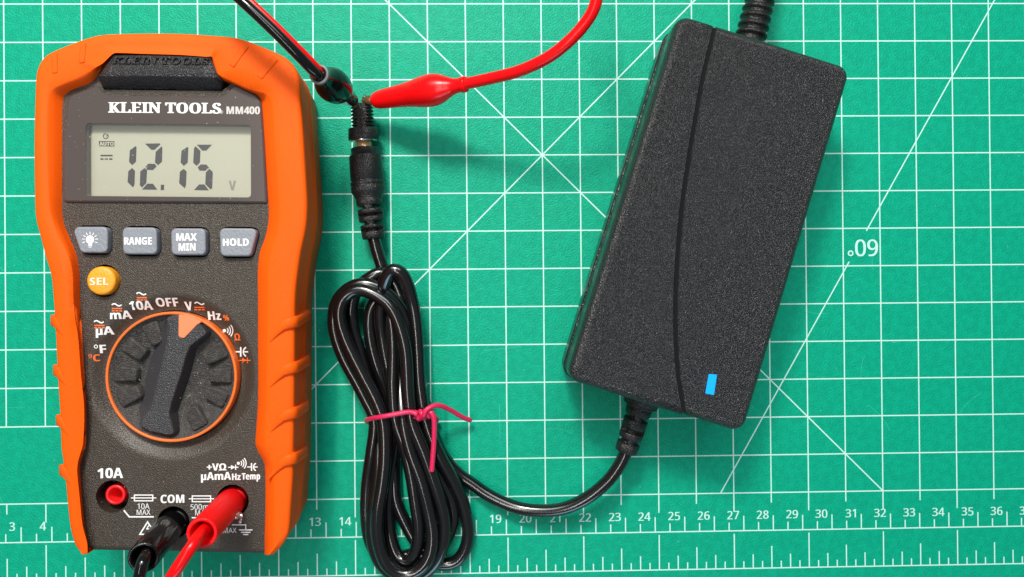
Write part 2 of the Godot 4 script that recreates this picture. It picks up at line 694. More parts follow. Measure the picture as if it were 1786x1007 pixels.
func make_mat() -> void:
	org = Vector3.ZERO
	var st := begin()
	stack(st, PackedVector2Array([Vector2(-900, -700), Vector2(900, -700), Vector2(900, 700), Vector2(-900, 700)]), [[0.0, -33.0], [0.0, -5.0], [2.0, -3.004]], true, PackedFloat32Array(), true)
	var table := part("table_top", st, M.table, self)
	table.set_meta("kind", "structure")
	table.set_meta("label", "wooden table top under the green cutting mat")
	var t := thing("cutting_mat", "green self healing cutting mat with white grid, ruler numbers and angle lines under everything", "cutting mat", Vector3(0, -3, 0))
	st = begin()
	var a := xz(cm(-5.0, -4.5))
	var b := xz(cm(57.0, 39.5))
	stack(st, rounded(PackedVector2Array([a, Vector2(b.x, a.y), b, Vector2(a.x, b.y)]), 6.0), [[0.0, -3.0], [0.0, -0.6], [0.2, -0.15], [0.6, 0.0]], true)
	part("board", st, M.mat, t)
	# half-inch grid; a blank field is left free near the lower left
	var g := 1.27
	var w := 0.41
	st = begin()
	for k in range(0, 43):
		var y0 := g if k > 6 else 3.0 * g
		line(st, k * g, y0, k * g, 29.0 * g, w, 0.02)
	for r in range(1, 30):
		line(st, (0.0 if r != 2 else 7.0 * g), r * g, 42.0 * g, r * g, w, 0.03)
	for k in range(0, 43):      # short tails under the grid
		line(st, k * g, g, k * g, g - (0.62 if k % 2 == 1 else 0.34), w, 0.02)
	part("grid_lines", st, M.print, t)
	st = begin()
	line(st, -2.0, 0.0, 54.0, 0.0, w, 0.03)
	line(st, -2.0, -g, 54.0, -g, w, 0.03)
	for k in range(0, 108):
		line(st, k * 0.5, 0.0, k * 0.5, 0.5 if k % 2 == 0 else 0.28, w, 0.02)
	for k in range(0, 170):
		var h := 0.24
		if k % 8 == 4:
			h = 1.17
		elif k % 8 == 0:
			h = 0.74
		elif k % 2 == 0:
			h = 0.47
		line(st, k * g / 4.0 + 0.0, -g, k * g / 4.0, -g + h, w, 0.02)
	part("ruler_scale", st, M.print, t)
	st = begin()
	for k in range(1, 54):
		var digits := 0.24 if k < 10 else 0.38
		for i in 2:
			lettering(st, str(k), plain_sans, cm(k, 0.53, 0.02 + 0.006 * i) + Vector3(-1.75 - digits * 5.0 + 0.12 * i, 0, 0), 2.75, 1.02)
	part("ruler_numbers", st, M.print, t)
	st = begin()
	var hub := Vector2(16.0, 10.0)
	line(st, 25.0 * g, g, 25.0 * g - 28.0 * g, 29.0 * g, w, 0.04)
	line(st, 7.0 * g, g, 35.0 * g, 29.0 * g, w, 0.045)
	var foot := ground_cm(1257, 860.5)
	var d := (ground_cm(1735, 0) - foot)
	d /= d.length()
	var g0 := ground_cm(1480, 456)
	var g1 := ground_cm(1510, 402)
	line(st, foot.x, foot.y, foot.x + d.x * (g0 - foot).length(), foot.y + d.y * (g0 - foot).length(), w, 0.05)
	var up := foot + d * (g1 - foot).length()
	line(st, up.x, up.y, foot.x + d.x * 38.0, foot.y + d.y * 38.0, w, 0.05)
	part("angle_lines", st, M.print, t)
	st = begin()
	for i in 2:
		letters(st, "60", plain_sans, 1511.2 + 0.8 * i, 432.5, 29.0, 0.05 + 0.01 * i, 40.0, PI)
	strip(st, px_poly(arc_px(1484, 442, 4.0, 0, 330, 11), 0.05), 0.42, 0.05, true)
	part("angle_number", st, M.print, t)
	lint("lint", [[0, 0], [1786, 0], [1786, 1007], [0, 1007]], 0.004, 190, 15, M.lint, t, 0.9)
	# faint cuts in the board
	st = begin()
	var rng := RandomNumberGenerator.new()
	rng.seed = 77
	for i in 26:
		var p := Vector2(rng.randf_range(-160, 170), rng.randf_range(-95, 95))
		var way := rng.randf() * TAU
		var l := rng.randf_range(3.0, 16.0)
		var cut := PackedVector2Array()
		for k in 6:
			cut.append(p + Vector2.from_angle(way + 0.05 * k * (i % 3 - 1)) * l * k / 5.0)
		strip(st, cut, rng.randf_range(0.05, 0.1), 0.006)
	part("knife_marks", st, M.cut, t).set_meta("kind", "stuff")


func ground_cm(px: float, py: float) -> Vector2:
	var v := P(px, py, 0.0)
	return Vector2(v.x / 10.0 + 17.78, -v.z / 10.0 + 8.89)


# ---------------------------------------------------------------- the meter
func make_meter() -> void:
	var t := thing("multimeter", "orange and black digital multimeter reading 12.15 volts, its dial turned to volts", "multimeter", P(300, 520, 0.0) * Vector3(1, 0, 1))
	# stations round the orange boot, from the left foot over the top to the right foot:
	# outer rim of the front, inner rim of the front, edge of the dark face (photo pixels)
	var S := [
		[145, 967, 151, 967, 155, 965], [132, 952, 148, 950, 153, 947], [123, 920, 141, 920, 148, 920], [118, 876, 137, 876, 144, 880],
		[114.6, 838, 133, 838, 141, 840], [112, 815, 131, 815, 139.8, 812], [109, 795, 137, 793, 145, 792], [107, 780, 141, 778, 150, 776],
		[104.7, 718, 143, 718, 150.4, 718], [101, 657, 138, 658, 147.5, 658], [97, 575, 132, 580, 143, 580], [93.5, 520, 127, 519, 139.4, 525],
		[89.5, 481, 125.5, 475, 138.4, 482], [79.8, 447, 117.5, 443, 133.4, 447], [69, 405.5, 101.6, 409.4, 119.5, 412], [63, 381.6, 88.7, 372, 109.8, 385],
		[61, 350, 85.7, 340, 107.6, 355], [60, 248.6, 82.8, 248.6, 107.6, 248.6], [62, 161, 84.5, 175, 108.4, 180], [64, 129.4, 91, 157.5, 113.6, 165],
		[69.5, 112, 110, 147, 130, 155], [81, 97.5, 139.4, 135.4, 155, 146], [102, 86.5, 160, 123, 168, 134], [130, 75.5, 175, 109, 180, 114],
		[156, 66.5, 193, 92, 197, 96], [178, 62, 205, 91, 207, 95], [229, 60, 248.6, 92.5, 249, 96], [308, 60, 308, 94, 308, 97],
		[369, 63.5, 355, 97, 354, 99], [412, 68, 367.6, 98, 366, 99.5], [447, 80, 374, 115, 372, 117], [484, 95.5, 380, 130, 379, 134],
		[500, 106, 406, 143, 405, 146], [511, 119, 430, 154, 428, 157], [517, 134, 449, 160, 447, 165], [519, 155, 464, 166, 454, 172],
		[520.5, 177, 473, 182, 456.5, 182], [525.5, 248.6, 477, 248.6, 461.5, 248.6], [531.4, 350, 484, 350, 468, 350], [530.5, 385, 484, 383, 468.5, 382],
		[527, 409, 480, 410, 463, 413], [520.5, 439, 470, 441, 453, 441], [514.6, 479, 465, 475, 449.5, 475], [510.6, 518.7, 465, 519, 450, 519],
		[509.6, 579.6, 464, 580, 450, 580], [508.6, 698.7, 462, 699, 450, 699], [507.6, 770, 459, 775, 445.5, 772], [507, 795, 465, 792, 450, 788],
		[506.6, 829.8, 474, 822, 461.5, 811], [502.7, 889, 475, 885, 463, 880], [499, 930, 474, 932, 461.5, 935], [487, 952, 473, 957, 461.5, 957],
		[472, 968, 466, 969.5, 461.5, 968],
	]
	var co := []
	var ci := []
	var pe := []
	for s in S:
		co.append(P(s[0], s[1], 34.0))
		ci.append(P(s[2], s[3], 34.0))
		pe.append(P(s[4], s[5], ZP))
	co = Array(spline(co, 3.0))
	# the three rows must stay paired, so they are resampled by the same parameter
	var rows := [[], [], []]
	var src := []
	for s in S:
		src.append([P(s[0], s[1], 34.0), P(s[2], s[3], 34.0), P(s[4], s[5], ZP)])
	for i in src.size() - 1:
		for k in 4:
			var u := k / 4.0
			for c in 3:
				var a0: Vector3 = src[maxi(i - 1, 0)][c]
				var a1: Vector3 = src[i][c]
				var a2: Vector3 = src[i + 1][c]
				var a3: Vector3 = src[mini(i + 2, src.size() - 1)][c]
				var m1 := (a2 - a0) * 0.5
				var m2 := (a3 - a1) * 0.5
				var l := a1.distance_to(a2)
				m1 = m1.limit_length(l)
				m2 = m2.limit_length(l)
				var u2 := u * u
				var u3 := u2 * u
				rows[c].append(a1 * (2 * u3 - 3 * u2 + 1) + m1 * (u3 - 2 * u2 + u) + a2 * (3 * u2 - 2 * u3) + m2 * (u3 - u2))
	for c in 3:
		rows[c].append(src[-1][c])
	var cols := []
	var n: int = rows[0].size()
	for i in n:
		var o: Vector3 = rows[0][i]
		var q: Vector3 = rows[1][i]
		var p: Vector3 = rows[2][i]
		var tg: Vector3 = (rows[0][mini(i + 1, n - 1)] - rows[0][maxi(i - 1, 0)])
		var nr := Vector3(tg.z, 0, -tg.x).normalized()
		if nr.dot(o - p) < 0.0:
			nr = -nr
		var iw := (p - q) * Vector3(1, 0, 1)
		iw = iw.normalized()
		var wd := minf(0.7, o.distance_to(q) * 0.25)
		var col := []
		for e in [[-2.6, 0.6], [-1.9, 1.6], [-0.55, 16.5], [-0.2, 17.0], [-0.2, 17.7], [-0.45, 18.2], [0.3, 29.0], [0.55, 32.3], [0.45, 33.1], [0.15, 33.75]]:
			col.append(o + nr * e[0] + Vector3(0, e[1] - 34.0, 0))
		col.append(o - nr * wd + Vector3(0, 0.0, 0))
		col.append(o.lerp(q, 0.5) + Vector3(0, 0.25, 0))
		col.append(q - iw * wd)
		col.append(q + Vector3(0, -0.3, 0))
		col.append(q.lerp(p, 0.5) + Vector3(0, -0.15, 0))
		col.append(p + Vector3(0, 0.12, 0))
		col.append(p + iw * 0.25 + Vector3(0, -0.5, 0))
		col.append(p + iw * 0.25 + Vector3(0, -8.0, 0))
		cols.append(col)
	var st := begin()
	for i in n - 1:
		var core: Vector3 = (rows[0][i] + rows[1][i] + rows[2][i]) / 3.0
		core.y = 20.0
		for k in cols[i].size() - 1:
			var m: Vector3 = (cols[i][k] + cols[i + 1][k + 1]) / 2.0
			quad(st, cols[i][k], cols[i + 1][k], cols[i + 1][k + 1], cols[i][k + 1], m - core if k != 15 and k != 16 else (rows[2][i] - rows[1][i]) * Vector3(1, 0, 1))
	for e in [0, n - 1]:
		var cc := Vector3.ZERO
		for v in cols[e]:
			cc += v
		cc /= cols[e].size()
		for k in cols[e].size() - 1:
			tri(st, cc, cols[e][k], cols[e][k + 1], Vector3(0, 0, 1))
	var boot := part("rubber_boot", st, M.orange, t)
	# grip ribs and the small raised pads of the boot
	for k in 4:
		var dy := 79.2 * k
		st = begin()
		var dx: float = [0.0, 0.0, -2.0, -4.0][k]
		ridge(st, [P(467, 599 + dy, 33.9), P(484, 578 + dy, 34.0), P(497, 566 + dy, 34.0), P(509, 562 + dy, 33.9), P(509 + dx * 0.3, 561 + dy, 31.5) + Vector3(1.0, 0, 0), P(534 + dx, 550 + dy, 17.5), P(534 + dx, 547 + dy, 12.0)],
			[0.4, 1.3, 1.6, 1.7, 1.7, 1.6, 1.4], [Vector3.UP, Vector3.UP, Vector3.UP, Vector3(0.5, 0.8, 0), Vector3(1, 0.2, 0), Vector3(1, 0, 0), Vector3(1, 0, 0)], [0.0, 0.9, 1.15, 1.2, 1.2, 1.2, 0.9])
		part("grip_rib", st, M.orange, t)
		st = begin()
		dy = 87.0 * k
		dx = [0.0, 4.5, 9.5, 15.0][k]
		ridge(st, [P(116 + dx, 592 + dy, 34.0), P(107 + dx, 577 + dy, 34.0), P(99 + dx, 564 + dy, 33.9), P(96.5 + dx, 560 + dy, 32.8), P(93.5 + dx, 559 + dy, 30.5), P(101 + dx, 558 + dy, 18.0)],
			[0.3, 1.2, 1.6, 1.7, 1.7, 1.5], [Vector3.UP, Vector3.UP, Vector3(-0.5, 0.8, 0), Vector3(-0.9, 0.4, 0), Vector3(-1, 0.1, 0), Vector3(-1, 0, 0)], [0.0, 0.25, 0.6, 0.85, 0.95, 0.5])
		part("grip_rib", st, M.orange, t)
	for pad in [[[398.4, 111.6], [407.3, 118.5], [434, 80.8], [424, 76.0]], [[447, 131.4], [456, 139.4], [485, 104.5], [475, 97]], [[89, 96], [99, 90], [100, 127], [90, 129]], [[139, 78], [150, 73], [147, 109], [137, 111]]]:
		st = begin()
		stack(st, rounded(px_poly(pad, 34.3), 0.4), [[0.0, 33.0], [0.0, 34.28], [0.12, 34.42], [0.35, 34.48]])
		part("boot_pad", st, M.orange, t)

	# dark body below the face
	var face := PackedVector2Array()
	for i in range(0, n, 2):
		var k := i / 4
		if k < 23 or k > 31:
			face.append(xz(rows[2][i]))
		elif i == 92:
			for q in [[170, 140], [181, 158.5], [387, 161], [403.5, 149]]:
				face.append(xz(P(q[0], q[1], ZP)))
	var whole := PackedVector2Array()
	for i in range(0, n, 2):
		whole.append(xz(rows[2][i]))
	var foot_l := P(154.5, 950.5, ZP)
	var foot_r := P(461.5, 956.5, ZP)
	# the face keeps off the last stations, so that its lower edge is one straight bevel
	st = begin()
	stack(st, inset(whole, -0.6), [[1.2, 0.5], [0.0, 2.0], [0.0, 20.0]], true)
	part("back_housing", st, M.dark, t)

	var holes := []
	var window := rounded(px_poly([[149, 215.5], [437, 218.5], [437.5, 344.5], [149.5, 342]], ZP), 1.0)
	holes.append(window)
	var btn := [
		[[124.5, 395.5], [187, 395.5], [187, 441], [139.8, 441]],
		[[212, 396.5], [272.5, 396.8], [273.5, 443.6], [213.5, 443.6]],
		[[297, 398], [357.5, 398.5], [358.5, 445], [298, 445]],
		[[382, 397.8], [449, 398.5], [436.5, 447], [383.5, 447]]]
	var caps := []
	for q in btn:
		var top := px_poly(q, 32.4)
		caps.append(rounded(top, 1.5))
		holes.append(inset(rounded(top, 1.7), -0.55))
	var sel_c := P(175.3, 489.8, 32.6)
	holes.append(ring2(sel_c, 4.75, 28))
	holes.append(ring2(Vector3(dial_c.x, 0, dial_c.z), 24.7, 72))
	var jacks := [P(195.5, 866.5, ZP), P(302, 912, ZP), P(405, 874, ZP)]
	for j in jacks:
		holes.append(ring2(j, 4.75, 32))
	# straight lower edge
	face[0] = xz(foot_l)
	face[face.size() - 1] = xz(foot_r)
	st = begin()
	flat(st, keyhole(inset(face, -0.35), holes), ZP)
	st.set_smooth_group(1)
	for h in holes:
		walls(st, h, ZP, 22.0, -1.0)
	on_dish = true
	st.set_smooth_group(2)
	for k in 12:
		var r0 := 24.7 - 5.3 * k / 12.0
		var r1 := 24.7 - 5.3 * (k + 1) / 12.0
		for i in 72:
			var a0 := TAU * i / 72.0
			var a1 := TAU * (i + 1) / 72.0
			quad(st, lift(Vector2(dial_c.x + r0 * cos(a0), dial_c.z + r0 * sin(a0)), ZP), lift(Vector2(dial_c.x + r0 * cos(a1), dial_c.z + r0 * sin(a1)), ZP), lift(Vector2(dial_c.x + r1 * cos(a1), dial_c.z + r1 * sin(a1)), ZP), lift(Vector2(dial_c.x + r1 * cos(a0), dial_c.z + r1 * sin(a0)), ZP), Vector3.UP)
	on_dish = false
	st.set_smooth_group(3)
	var prev := [foot_l, foot_r]
	for k in range(1, 8):
		var g := HALF * k / 6.0
		var off := Vector3(0, -2.0 * (1.0 - cos(g)), 2.0 * sin(g)) if k < 7 else Vector3(0, -28.0, 2.0)
		var cur := [foot_l + off, foot_r + off]
		quad(st, prev[0], prev[1], cur[1], cur[0], Vector3(0, 1, 1))
		prev = cur
	part("face_panel", st, M.panel, t)

	# clear-fronted display: glossy surround, screen, pane
	var lens_px := [[118, 174], [124, 166], [165, 150.5], [171, 149.5], [181, 162], [194, 166.5], [383, 168.5], [396, 162], [405, 151], [412, 148.5], [447, 166], [455.5, 176], [461, 250], [465.5, 345], [466, 354.5], [111, 353], [110, 340], [110.5, 250]]
	var lens := rounded(px_poly(lens_px, 31.0), 1.6, 4)
	st = begin()
	var win2 := rounded(px_poly([[149, 215], [437.2, 218], [437.7, 345], [149.3, 342]], 31.3), 1.0)
	stack(st, lens, [[0.0, 30.2], [0.0, 30.75], [0.12, 30.92], [0.4, 31.2], [0.55, 31.3]], false)
	st.set_smooth_group(5)
	flat(st, keyhole(inset(lens, 0.55), [win2]), 31.3)
	st.set_smooth_group(1)
	walls(st, win2, 31.3, 28.0, -1.0)
	part("display_surround", st, M.lens, t)
	st = begin()
	flat(st, inset(win2, -2.0), 28.4)
	var lcd := part("display_screen", st, M.lcd, t)
	st = begin()
	flat(st, inset(win2, 0.02), 31.1)
	part("display_pane", st, M.pane, t)
	var k1 := [[[537, 278], [545, 290], [540, 430], [502, 465], [472, 430], [480, 320]], [[502, 492], [530, 520], [525, 650], [512, 682], [458, 630], [465, 525]]]
	var k2 := [[[628, 255], [770, 252], [778, 262], [720, 315], [690, 315]], [[790, 280], [797, 300], [793, 430], [755, 465], [725, 438], [732, 335]], [[632, 480], [660, 450], [722, 452], [742, 475], [705, 512], [650, 510]], [[625, 492], [648, 512], [640, 640], [598, 682], [577, 660], [582, 525]], [[598, 702], [650, 645], [705, 645], [748, 703]]]
	var k3 := [[[1043, 285], [1050, 300], [1043, 440], [1005, 472], [975, 440], [983, 325]], [[1005, 500], [1033, 525], [1027, 655], [1015, 690], [960, 640], [967, 530]]]
	var k5 := [[[1132, 265], [1280, 265], [1225, 322], [1185, 322]], [[1120, 280], [1168, 325], [1162, 440], [1130, 472], [1097, 440], [1105, 300]], [[1140, 485], [1170, 458], [1225, 458], [1252, 490], [1215, 518], [1160, 518]], [[1255, 500], [1288, 530], [1282, 690], [1265, 700], [1215, 650], [1220, 535]], [[1105, 707], [1155, 652], [1205, 652], [1250, 710]]]
	for dg in [k1, k2, k3, k5]:
		st = begin()
		for seg in dg:
			var q := []
			for v in seg:
				q.append([140.0 + v[0] / 5.581, 205.0 + v[1] / 5.581])
			flat(st, px_poly(q, 28.46), 28.46)
		part("digit", st, M.ink, lcd)
	st = begin()
	flat(st, px_poly([[280.1, 322.4], [286, 322.4], [285.5, 331.7], [279.8, 331.7]], 28.46), 28.46)
	part("decimal_point", st, M.ink, lcd)
	st = begin()
	letters(st, "V", sans, 405, 323.6, 16.0, 28.45, 0.85)
	part("volt_symbol", st, M.ink_soft, lcd)
	st = begin()
	for x in [[174.8, 196, 271.5], [174.8, 180, 277.6], [182.2, 187.6, 277.6], [190, 195.6, 277.6]]:
		stroke(st, [[x[0], x[2]], [x[1], x[2]]], 2.6, 28.46)
	stroke(st, arc_px(184, 237.6, 4.3, -40, 280, 14), 1.4, 28.46)
	stroke(st, [[185, 238], [187.5, 234]], 1.3, 28.46)
	flat(st, px_poly([[172, 246.2], [199, 246.4], [199, 255.6], [172, 255.2]], 28.45), 28.45)
	part("status_symbols", st, M.ink, lcd)
	st = begin()
	letters(st, "AUTO", sans, 185.5, 251, 6.6, 28.49, 1.0)
	part("auto_word", st, M.lcd, lcd)

	# black hanger block with moulded lettering
	st = begin()
	var rowsx := [[197, 366, 96.5, 99.5, 30.0], [197, 366, 96.5, 99.5, 33.2], [198, 366, 97.5, 100.5, 33.7], [185.5, 372.5, 113, 115.5, 34.1], [179, 376, 123, 125.5, 34.6], [172, 379, 131.5, 133.5, 34.9], [171.5, 379.5, 134, 136, 34.6], [178, 384.5, 152, 155.5, 31.0], [179, 386, 155.5, 159, 29.0], [179, 386, 155.5, 159, 24.0]]
	var grid := []
	for r in rowsx:
		var rr := []
		for i in 15:
			var u := clampf((i - 1) / 12.0, 0.0, 1.0)
			var bow := 1.6 * (1.0 - pow(2.0 * u - 1.0, 2.0)) * (-1.0 if r[4] > 32.0 else -1.0)
			var v := P(lerpf(r[0], r[1], u), lerpf(r[2], r[3], u) + bow, r[4])
			if i == 0 or i == 14:
				v.y = 24.0
			rr.append(v)
		grid.append(rr)
	for r in grid.size() - 1:
		for i in 14:
			var side := Vector3(-1, 0.2, 0) if i == 0 else Vector3(1, 0.2, 0) if i == 13 else Vector3(0, 1, 0.2 if r > 1 else -0.8)
			if r == 0:
				side = Vector3(0, 0, -1)
			st.set_smooth_group(0 if r < 6 else 1)
			quad(st, grid[r][i], grid[r][i + 1], grid[r + 1][i + 1], grid[r + 1][i], side)
	var hanger := part("hanger_block", st, M.emblem, t)
	st = begin()
	letters(st, "KLEIN TOOLS", serif, 281, 107, 11.0, 33.85, 164.0, 0.012, 0.6, 0.25)
	part("moulded_lettering", st, M.emblem, hanger)

	# buttons
	var words := [["RANGE", 240.5, 420.5, 47.0], ["", 0, 0, 0], ["HOLD", 411, 422.5, 44.0]]
	for k in 4:
		st = begin()
		stack(st, caps[k], [[0.0, 24.0]] + edge(0.55, 32.4), true)
		var b := part("button", st, M.button, t)
		st = begin()
		if k == 0:
			flat(st, px_poly(arc_px(156.5, 418, 7.2, 0, 350, 20), 32.44), 32.44)
			flat(st, px_poly([[153.3, 422], [160.3, 422], [160.3, 427], [153.3, 427]], 32.446), 32.446)
			stroke(st, [[153.6, 428.6], [160, 428.6]], 1.6, 32.446)
			stroke(st, [[154, 431.2], [159.6, 431.2]], 1.2, 32.446)
			for i in 9:
				var a := deg_to_rad(-202.0 + 28.0 * i)
				stroke(st, [[156.5 + 9.2 * cos(a), 418.5 + 9.2 * sin(a)], [156.5 + 14.0 * cos(a), 418.5 + 14.0 * sin(a)]], 1.3, 32.446)
		elif k == 2:
			letters(st, "MAX", sans, 325, 413.5, 12.5, 32.41, 35.0)
			letters(st, "MIN", sans, 326, 431, 12.5, 32.41, 28.5)
		else:
			var w = words[k - 1]
			letters(st, w[0], sans, w[1], w[2], 12.3, 32.41, w[3])
		part("legend", st, M.white, b)
	st = begin()
	lathe(st, Vector3(sel_c.x, 24.0, sel_c.z), Vector3.UP, [[0.0, 4.15], [7.9, 4.15], [8.25, 4.05], [8.5, 3.8], [8.66, 3.3], [8.72, 2.0], [8.74, 0.0]], 36)
	var sb := part("select_button", st, M.sel, t)
	st = begin()
	letters(st, "SEL", sans, 172.5, 491, 12.5, 32.8, 31.0)
	part("legend", st, M.pale, sb)

	# rotary dial
	var dc := Vector3(dial_c.x, 0, dial_c.z)
	st = begin()
	lathe(st, dc, Vector3.UP, [[24.0, 19.05], [30.9, 19.05], [31.2, 18.97], [31.3, 18.8], [31.3, 18.3], [31.1, 18.2], [29.5, 18.2]], 96)
	var ring := part("dial_ring", st, M.ring, t)
	st = begin()
	lathe(st, dc, Vector3.UP, [[30.6, 18.2], [30.4, 17.8], [29.4, 17.0], [28.6, 13.0], [27.6, 8.0], [27.2, 0.0]], 72)
	var knob := part("dial_knob", st, M.dial_dust, t)
	st = begin()
	var grip := [[290, 553.5], [300, 550.5], [311, 549], [318, 549], [334, 556], [350, 567], [361.5, 582], [347, 592], [331, 604.5], [324, 622], [318, 645], [308, 676], [298, 706], [295, 722], [300, 740], [304, 758], [290, 759], [262, 753], [238, 741], [248, 730], [258, 718], [266, 697], [274, 662], [282, 632], [289, 600], [291, 575]]
	var gp := rounded(px_poly(grip, 32.0), 0.9, 3)
	var gw := PackedFloat32Array()
	for q in gp:
		gw.append(2.6 if q.x < lerpf(P(298, 0, 32).x, P(276, 0, 32).x, clampf((q.y - P(0, 560, 32).z) / 30.0, 0.0, 1.0)) and q.y < P(0, 735, 32).z and q.y > P(0, 562, 32).z else 0.5)
	stack(st, gp, [[-2.2, 27.2], [-1.2, 29.2], [-0.35, 31.0], [-0.1, 31.6]] + [[0.1, 31.95], [0.5, 32.1]], true, gw)
	part("grip", st, M.dial, knob)
	var marks := [[265, 577], [233, 609], [218, 653], [229, 689], [382, 614], [391, 655], [380, 693], [342, 732]]
	for m in marks:
		st = begin()
		var c := P(m[0], m[1], 30.0) - dc
		var a := atan2(c.z, c.x)
		var quadp := PackedVector2Array()
		for q in [[-3.6, -1.9], [3.2, -2.6], [3.2, 2.6], [-3.6, 1.9]]:
			quadp.append(Vector2(dc.x, dc.z) + Vector2(14.0 + q[0], q[1]).rotated(a))
		stack(st, rounded(quadp, 0.8, 3), [[-0.5, 27.5], [0.0, 29.6], [0.15, 30.1], [0.5, 30.35]])
		part("finger_notch", st, M.dial_dust, knob)
	st = begin()
	stack(st, rounded(px_poly([[311.3, 548.6], [310.9, 585.3], [313.5, 589], [321, 590], [343.8, 566.5], [352, 561.5], [338, 553.5], [324, 549.2]], 32.2), 0.3, 3), [[0.0, 30.0], [0.0, 32.2], [0.1, 32.3]])
	part("pointer", st, M.pointer, knob)

	# input sockets
	for j in jacks:
		st = begin()
		var jc: Vector3 = j
		lathe(st, Vector3(jc.x, 18.0, jc.z), Vector3.UP, [[0.0, 2.95], [10.4, 2.95], [10.7, 2.8], [10.75, 2.2], [10.5, 2.0], [2.0, 1.9], [2.0, 0.0]], 32)
		part("input_socket", st, M.jack_red if j == jacks[0] or j == jacks[2] else M.dark, t)

	# printing on the face
	var z := ZP + 0.06
	st = begin()
	for i in 3:          # a heavy slab face: three strikes side by side
		letters(st, "KLEIN TOOLS", serif, 286.3 + 0.75 * i, 188.3, 18.0, 31.34 + 0.008 * i, 192.0, 0.012)
	letters(st, "10A", sans, 192, 825.5, 17.0, z, 43.0)
	letters(st, "COM", sans, 300.5, 870.5, 14.0, z, 40.0)
	letters(st, "10A", plain_sans, 250, 883.5, 9.5, z, 0.95)
	letters(st, "MAX", plain_sans, 250, 894, 9.0, z, 0.95)
	letters(st, "500mA", plain_sans, 352, 884.5, 9.5, z, 0.95)
	letters(st, "MAX", plain_sans, 352, 894.8, 9.0, z, 0.95)
	letters(st, "+VΩ", sans, 377.5, 815, 12.0, z, 33.0)
	letters(st, "µAmA", sans, 376.5, 833, 13.0, z, 51.0)
	letters(st, "Hz", sans, 412, 832, 11.0, z, 14.5)
	letters(st, "Temp", sans, 437.5, 833, 11.0, z, 31.0)
	letters(st, "MAX", plain_sans, 400.5, 925.5, 9.0, z, 0.95)
	for x in [250, 351]:
		var y := 869.0 if x == 250 else 870.5
		stroke(st, [[x - 16, y - 5], [x + 16, y - 5], [x + 16, y + 5], [x - 16, y + 5]], 2.0, z, true)
		stroke(st, [[x - 22, y], [x + 22, y]], 1.8, z + 0.01)
	stroke(st, [[215.5, 890.5], [225, 902], [268, 902]], 2.4, z)
	stroke(st, [[334, 903.5], [384, 903.5]], 2.4, z)
	stroke(st, [[257, 911], [271.5, 932.5], [243.5, 932.5]], 2.4, z, true)
	stroke(st, [[259, 917], [255.5, 923], [259.5, 923], [256.5, 929]], 1.8, z)
	stroke(st, [[404, 916], [428.3, 916], [428.3, 924]], 2.0, z)
	stroke(st, [[416.5, 924.8], [440, 924.8]], 2.2, z)
	stroke(st, [[420, 929], [436.5, 929]], 2.0, z)
	stroke(st, [[423.5, 932.8], [433, 932.8]], 2.0, z)
	diode(st, 406.5, 815.5, 1.0, z)
	waves(st, 415.5, 808.5, 1.05, z)
	capacitor(st, 440, 815, 0.9, z)
	on_dish = true
	letters(st, "OFF", sans, 291.5, 527.3, 15.0, z, 37.0)
	letters(st, "10A", sans, 245, 533, 15.0, z, 36.0)
	letters(st, "mA", sans, 209.5, 549.5, 14.0, z, 33.0)
	letters(st, "µA", sans, 181.5, 579.5, 14.0, z, 27.0)
	letters(st, "F", sans, 179, 609, 14.5, z, 1.0)
	stroke(st, arc_px(166.8, 604.8, 2.8, 0, 340, 14), 1.3, z, true)
	letters(st, "V", sans, 329, 534, 15.0, z, 1.0)
	letters(st, "Hz", sans, 374, 550.8, 15.0, z, 24.0)
	for q in [[246, 512.5], [203, 532], [172, 561.5], [347.3, 529.5]]:
		var wave := []
		for i in 13:
			var u := i / 12.0
			wave.append([q[0] - 8.5 + 17.0 * u, q[1] - 1.9 * sin(TAU * u)])
		stroke(st, wave, 2.2, z)
	waves(st, 391, 577, 1.15, z)
	capacitor(st, 421.5, 614, 1.1, z)
	on_dish = false
	part("white_print", st, M.white, t)
	st = begin()
	on_dish = true
	for q in [[247, 519.5], [203.5, 538.5], [173, 568], [347.5, 536.5]]:
		stroke(st, [[q[0] - 9, q[1]], [q[0] + 9, q[1]]], 2.2, z)
		for i in 3:
			stroke(st, [[q[0] - 9 + 6.5 * i, q[1] + 4], [q[0] - 4 + 6.5 * i, q[1] + 4]], 2.2, z)
	letters(st, "C", sans, 168, 624.5, 12.0, z, 1.0)
	stroke(st, arc_px(157, 621, 2.4, 0, 340, 14), 1.2, z, true)
	letters(st, "%", sans, 394, 554.5, 10.0, z, 0.95)
	letters(st, "Ω", sans, 413.3, 588, 12.5, z, 1.0)
	diode(st, 426.5, 629, 1.1, z)
	on_dish = false
	part("orange_print", st, M.orange_print, t)
	st = begin()
	letters(st, "MM400", sans, 424, 192.5, 13.0, 31.36, 57.0, 0.012)
	stroke(st, arc_px(385.5, 195.3, 2.9, 0, 340, 14), 0.7, 31.36, true)
	letters(st, "R", sans, 385.5, 195.4, 3.2, 31.36, 1.0)
	part("silver_print", st, M.silver_print, t)
	lint("dust", [[112, 185], [160, 155], [440, 165], [462, 250], [466, 352], [112, 352]], 31.31, 130, 5, M.lint, t)
	lint("dust", [[112, 360], [466, 360], [448, 480], [440, 700], [440, 790], [160, 790], [142, 520]], ZP + 0.01, 120, 6, M.lint, t, 0.8)
	lint("dust", [[150, 820], [455, 820], [455, 950], [160, 950]], ZP + 0.01, 80, 7, M.lint, t, 0.8)
	lint("dust", [[215, 600], [285, 570], [260, 740], [225, 720]], 29.4, 90, 8, M.lint, knob, 0.9)
	lint("dust", [[350, 610], [385, 640], [385, 700], [310, 745], [330, 660]], 29.4, 90, 9, M.lint, knob, 0.9)


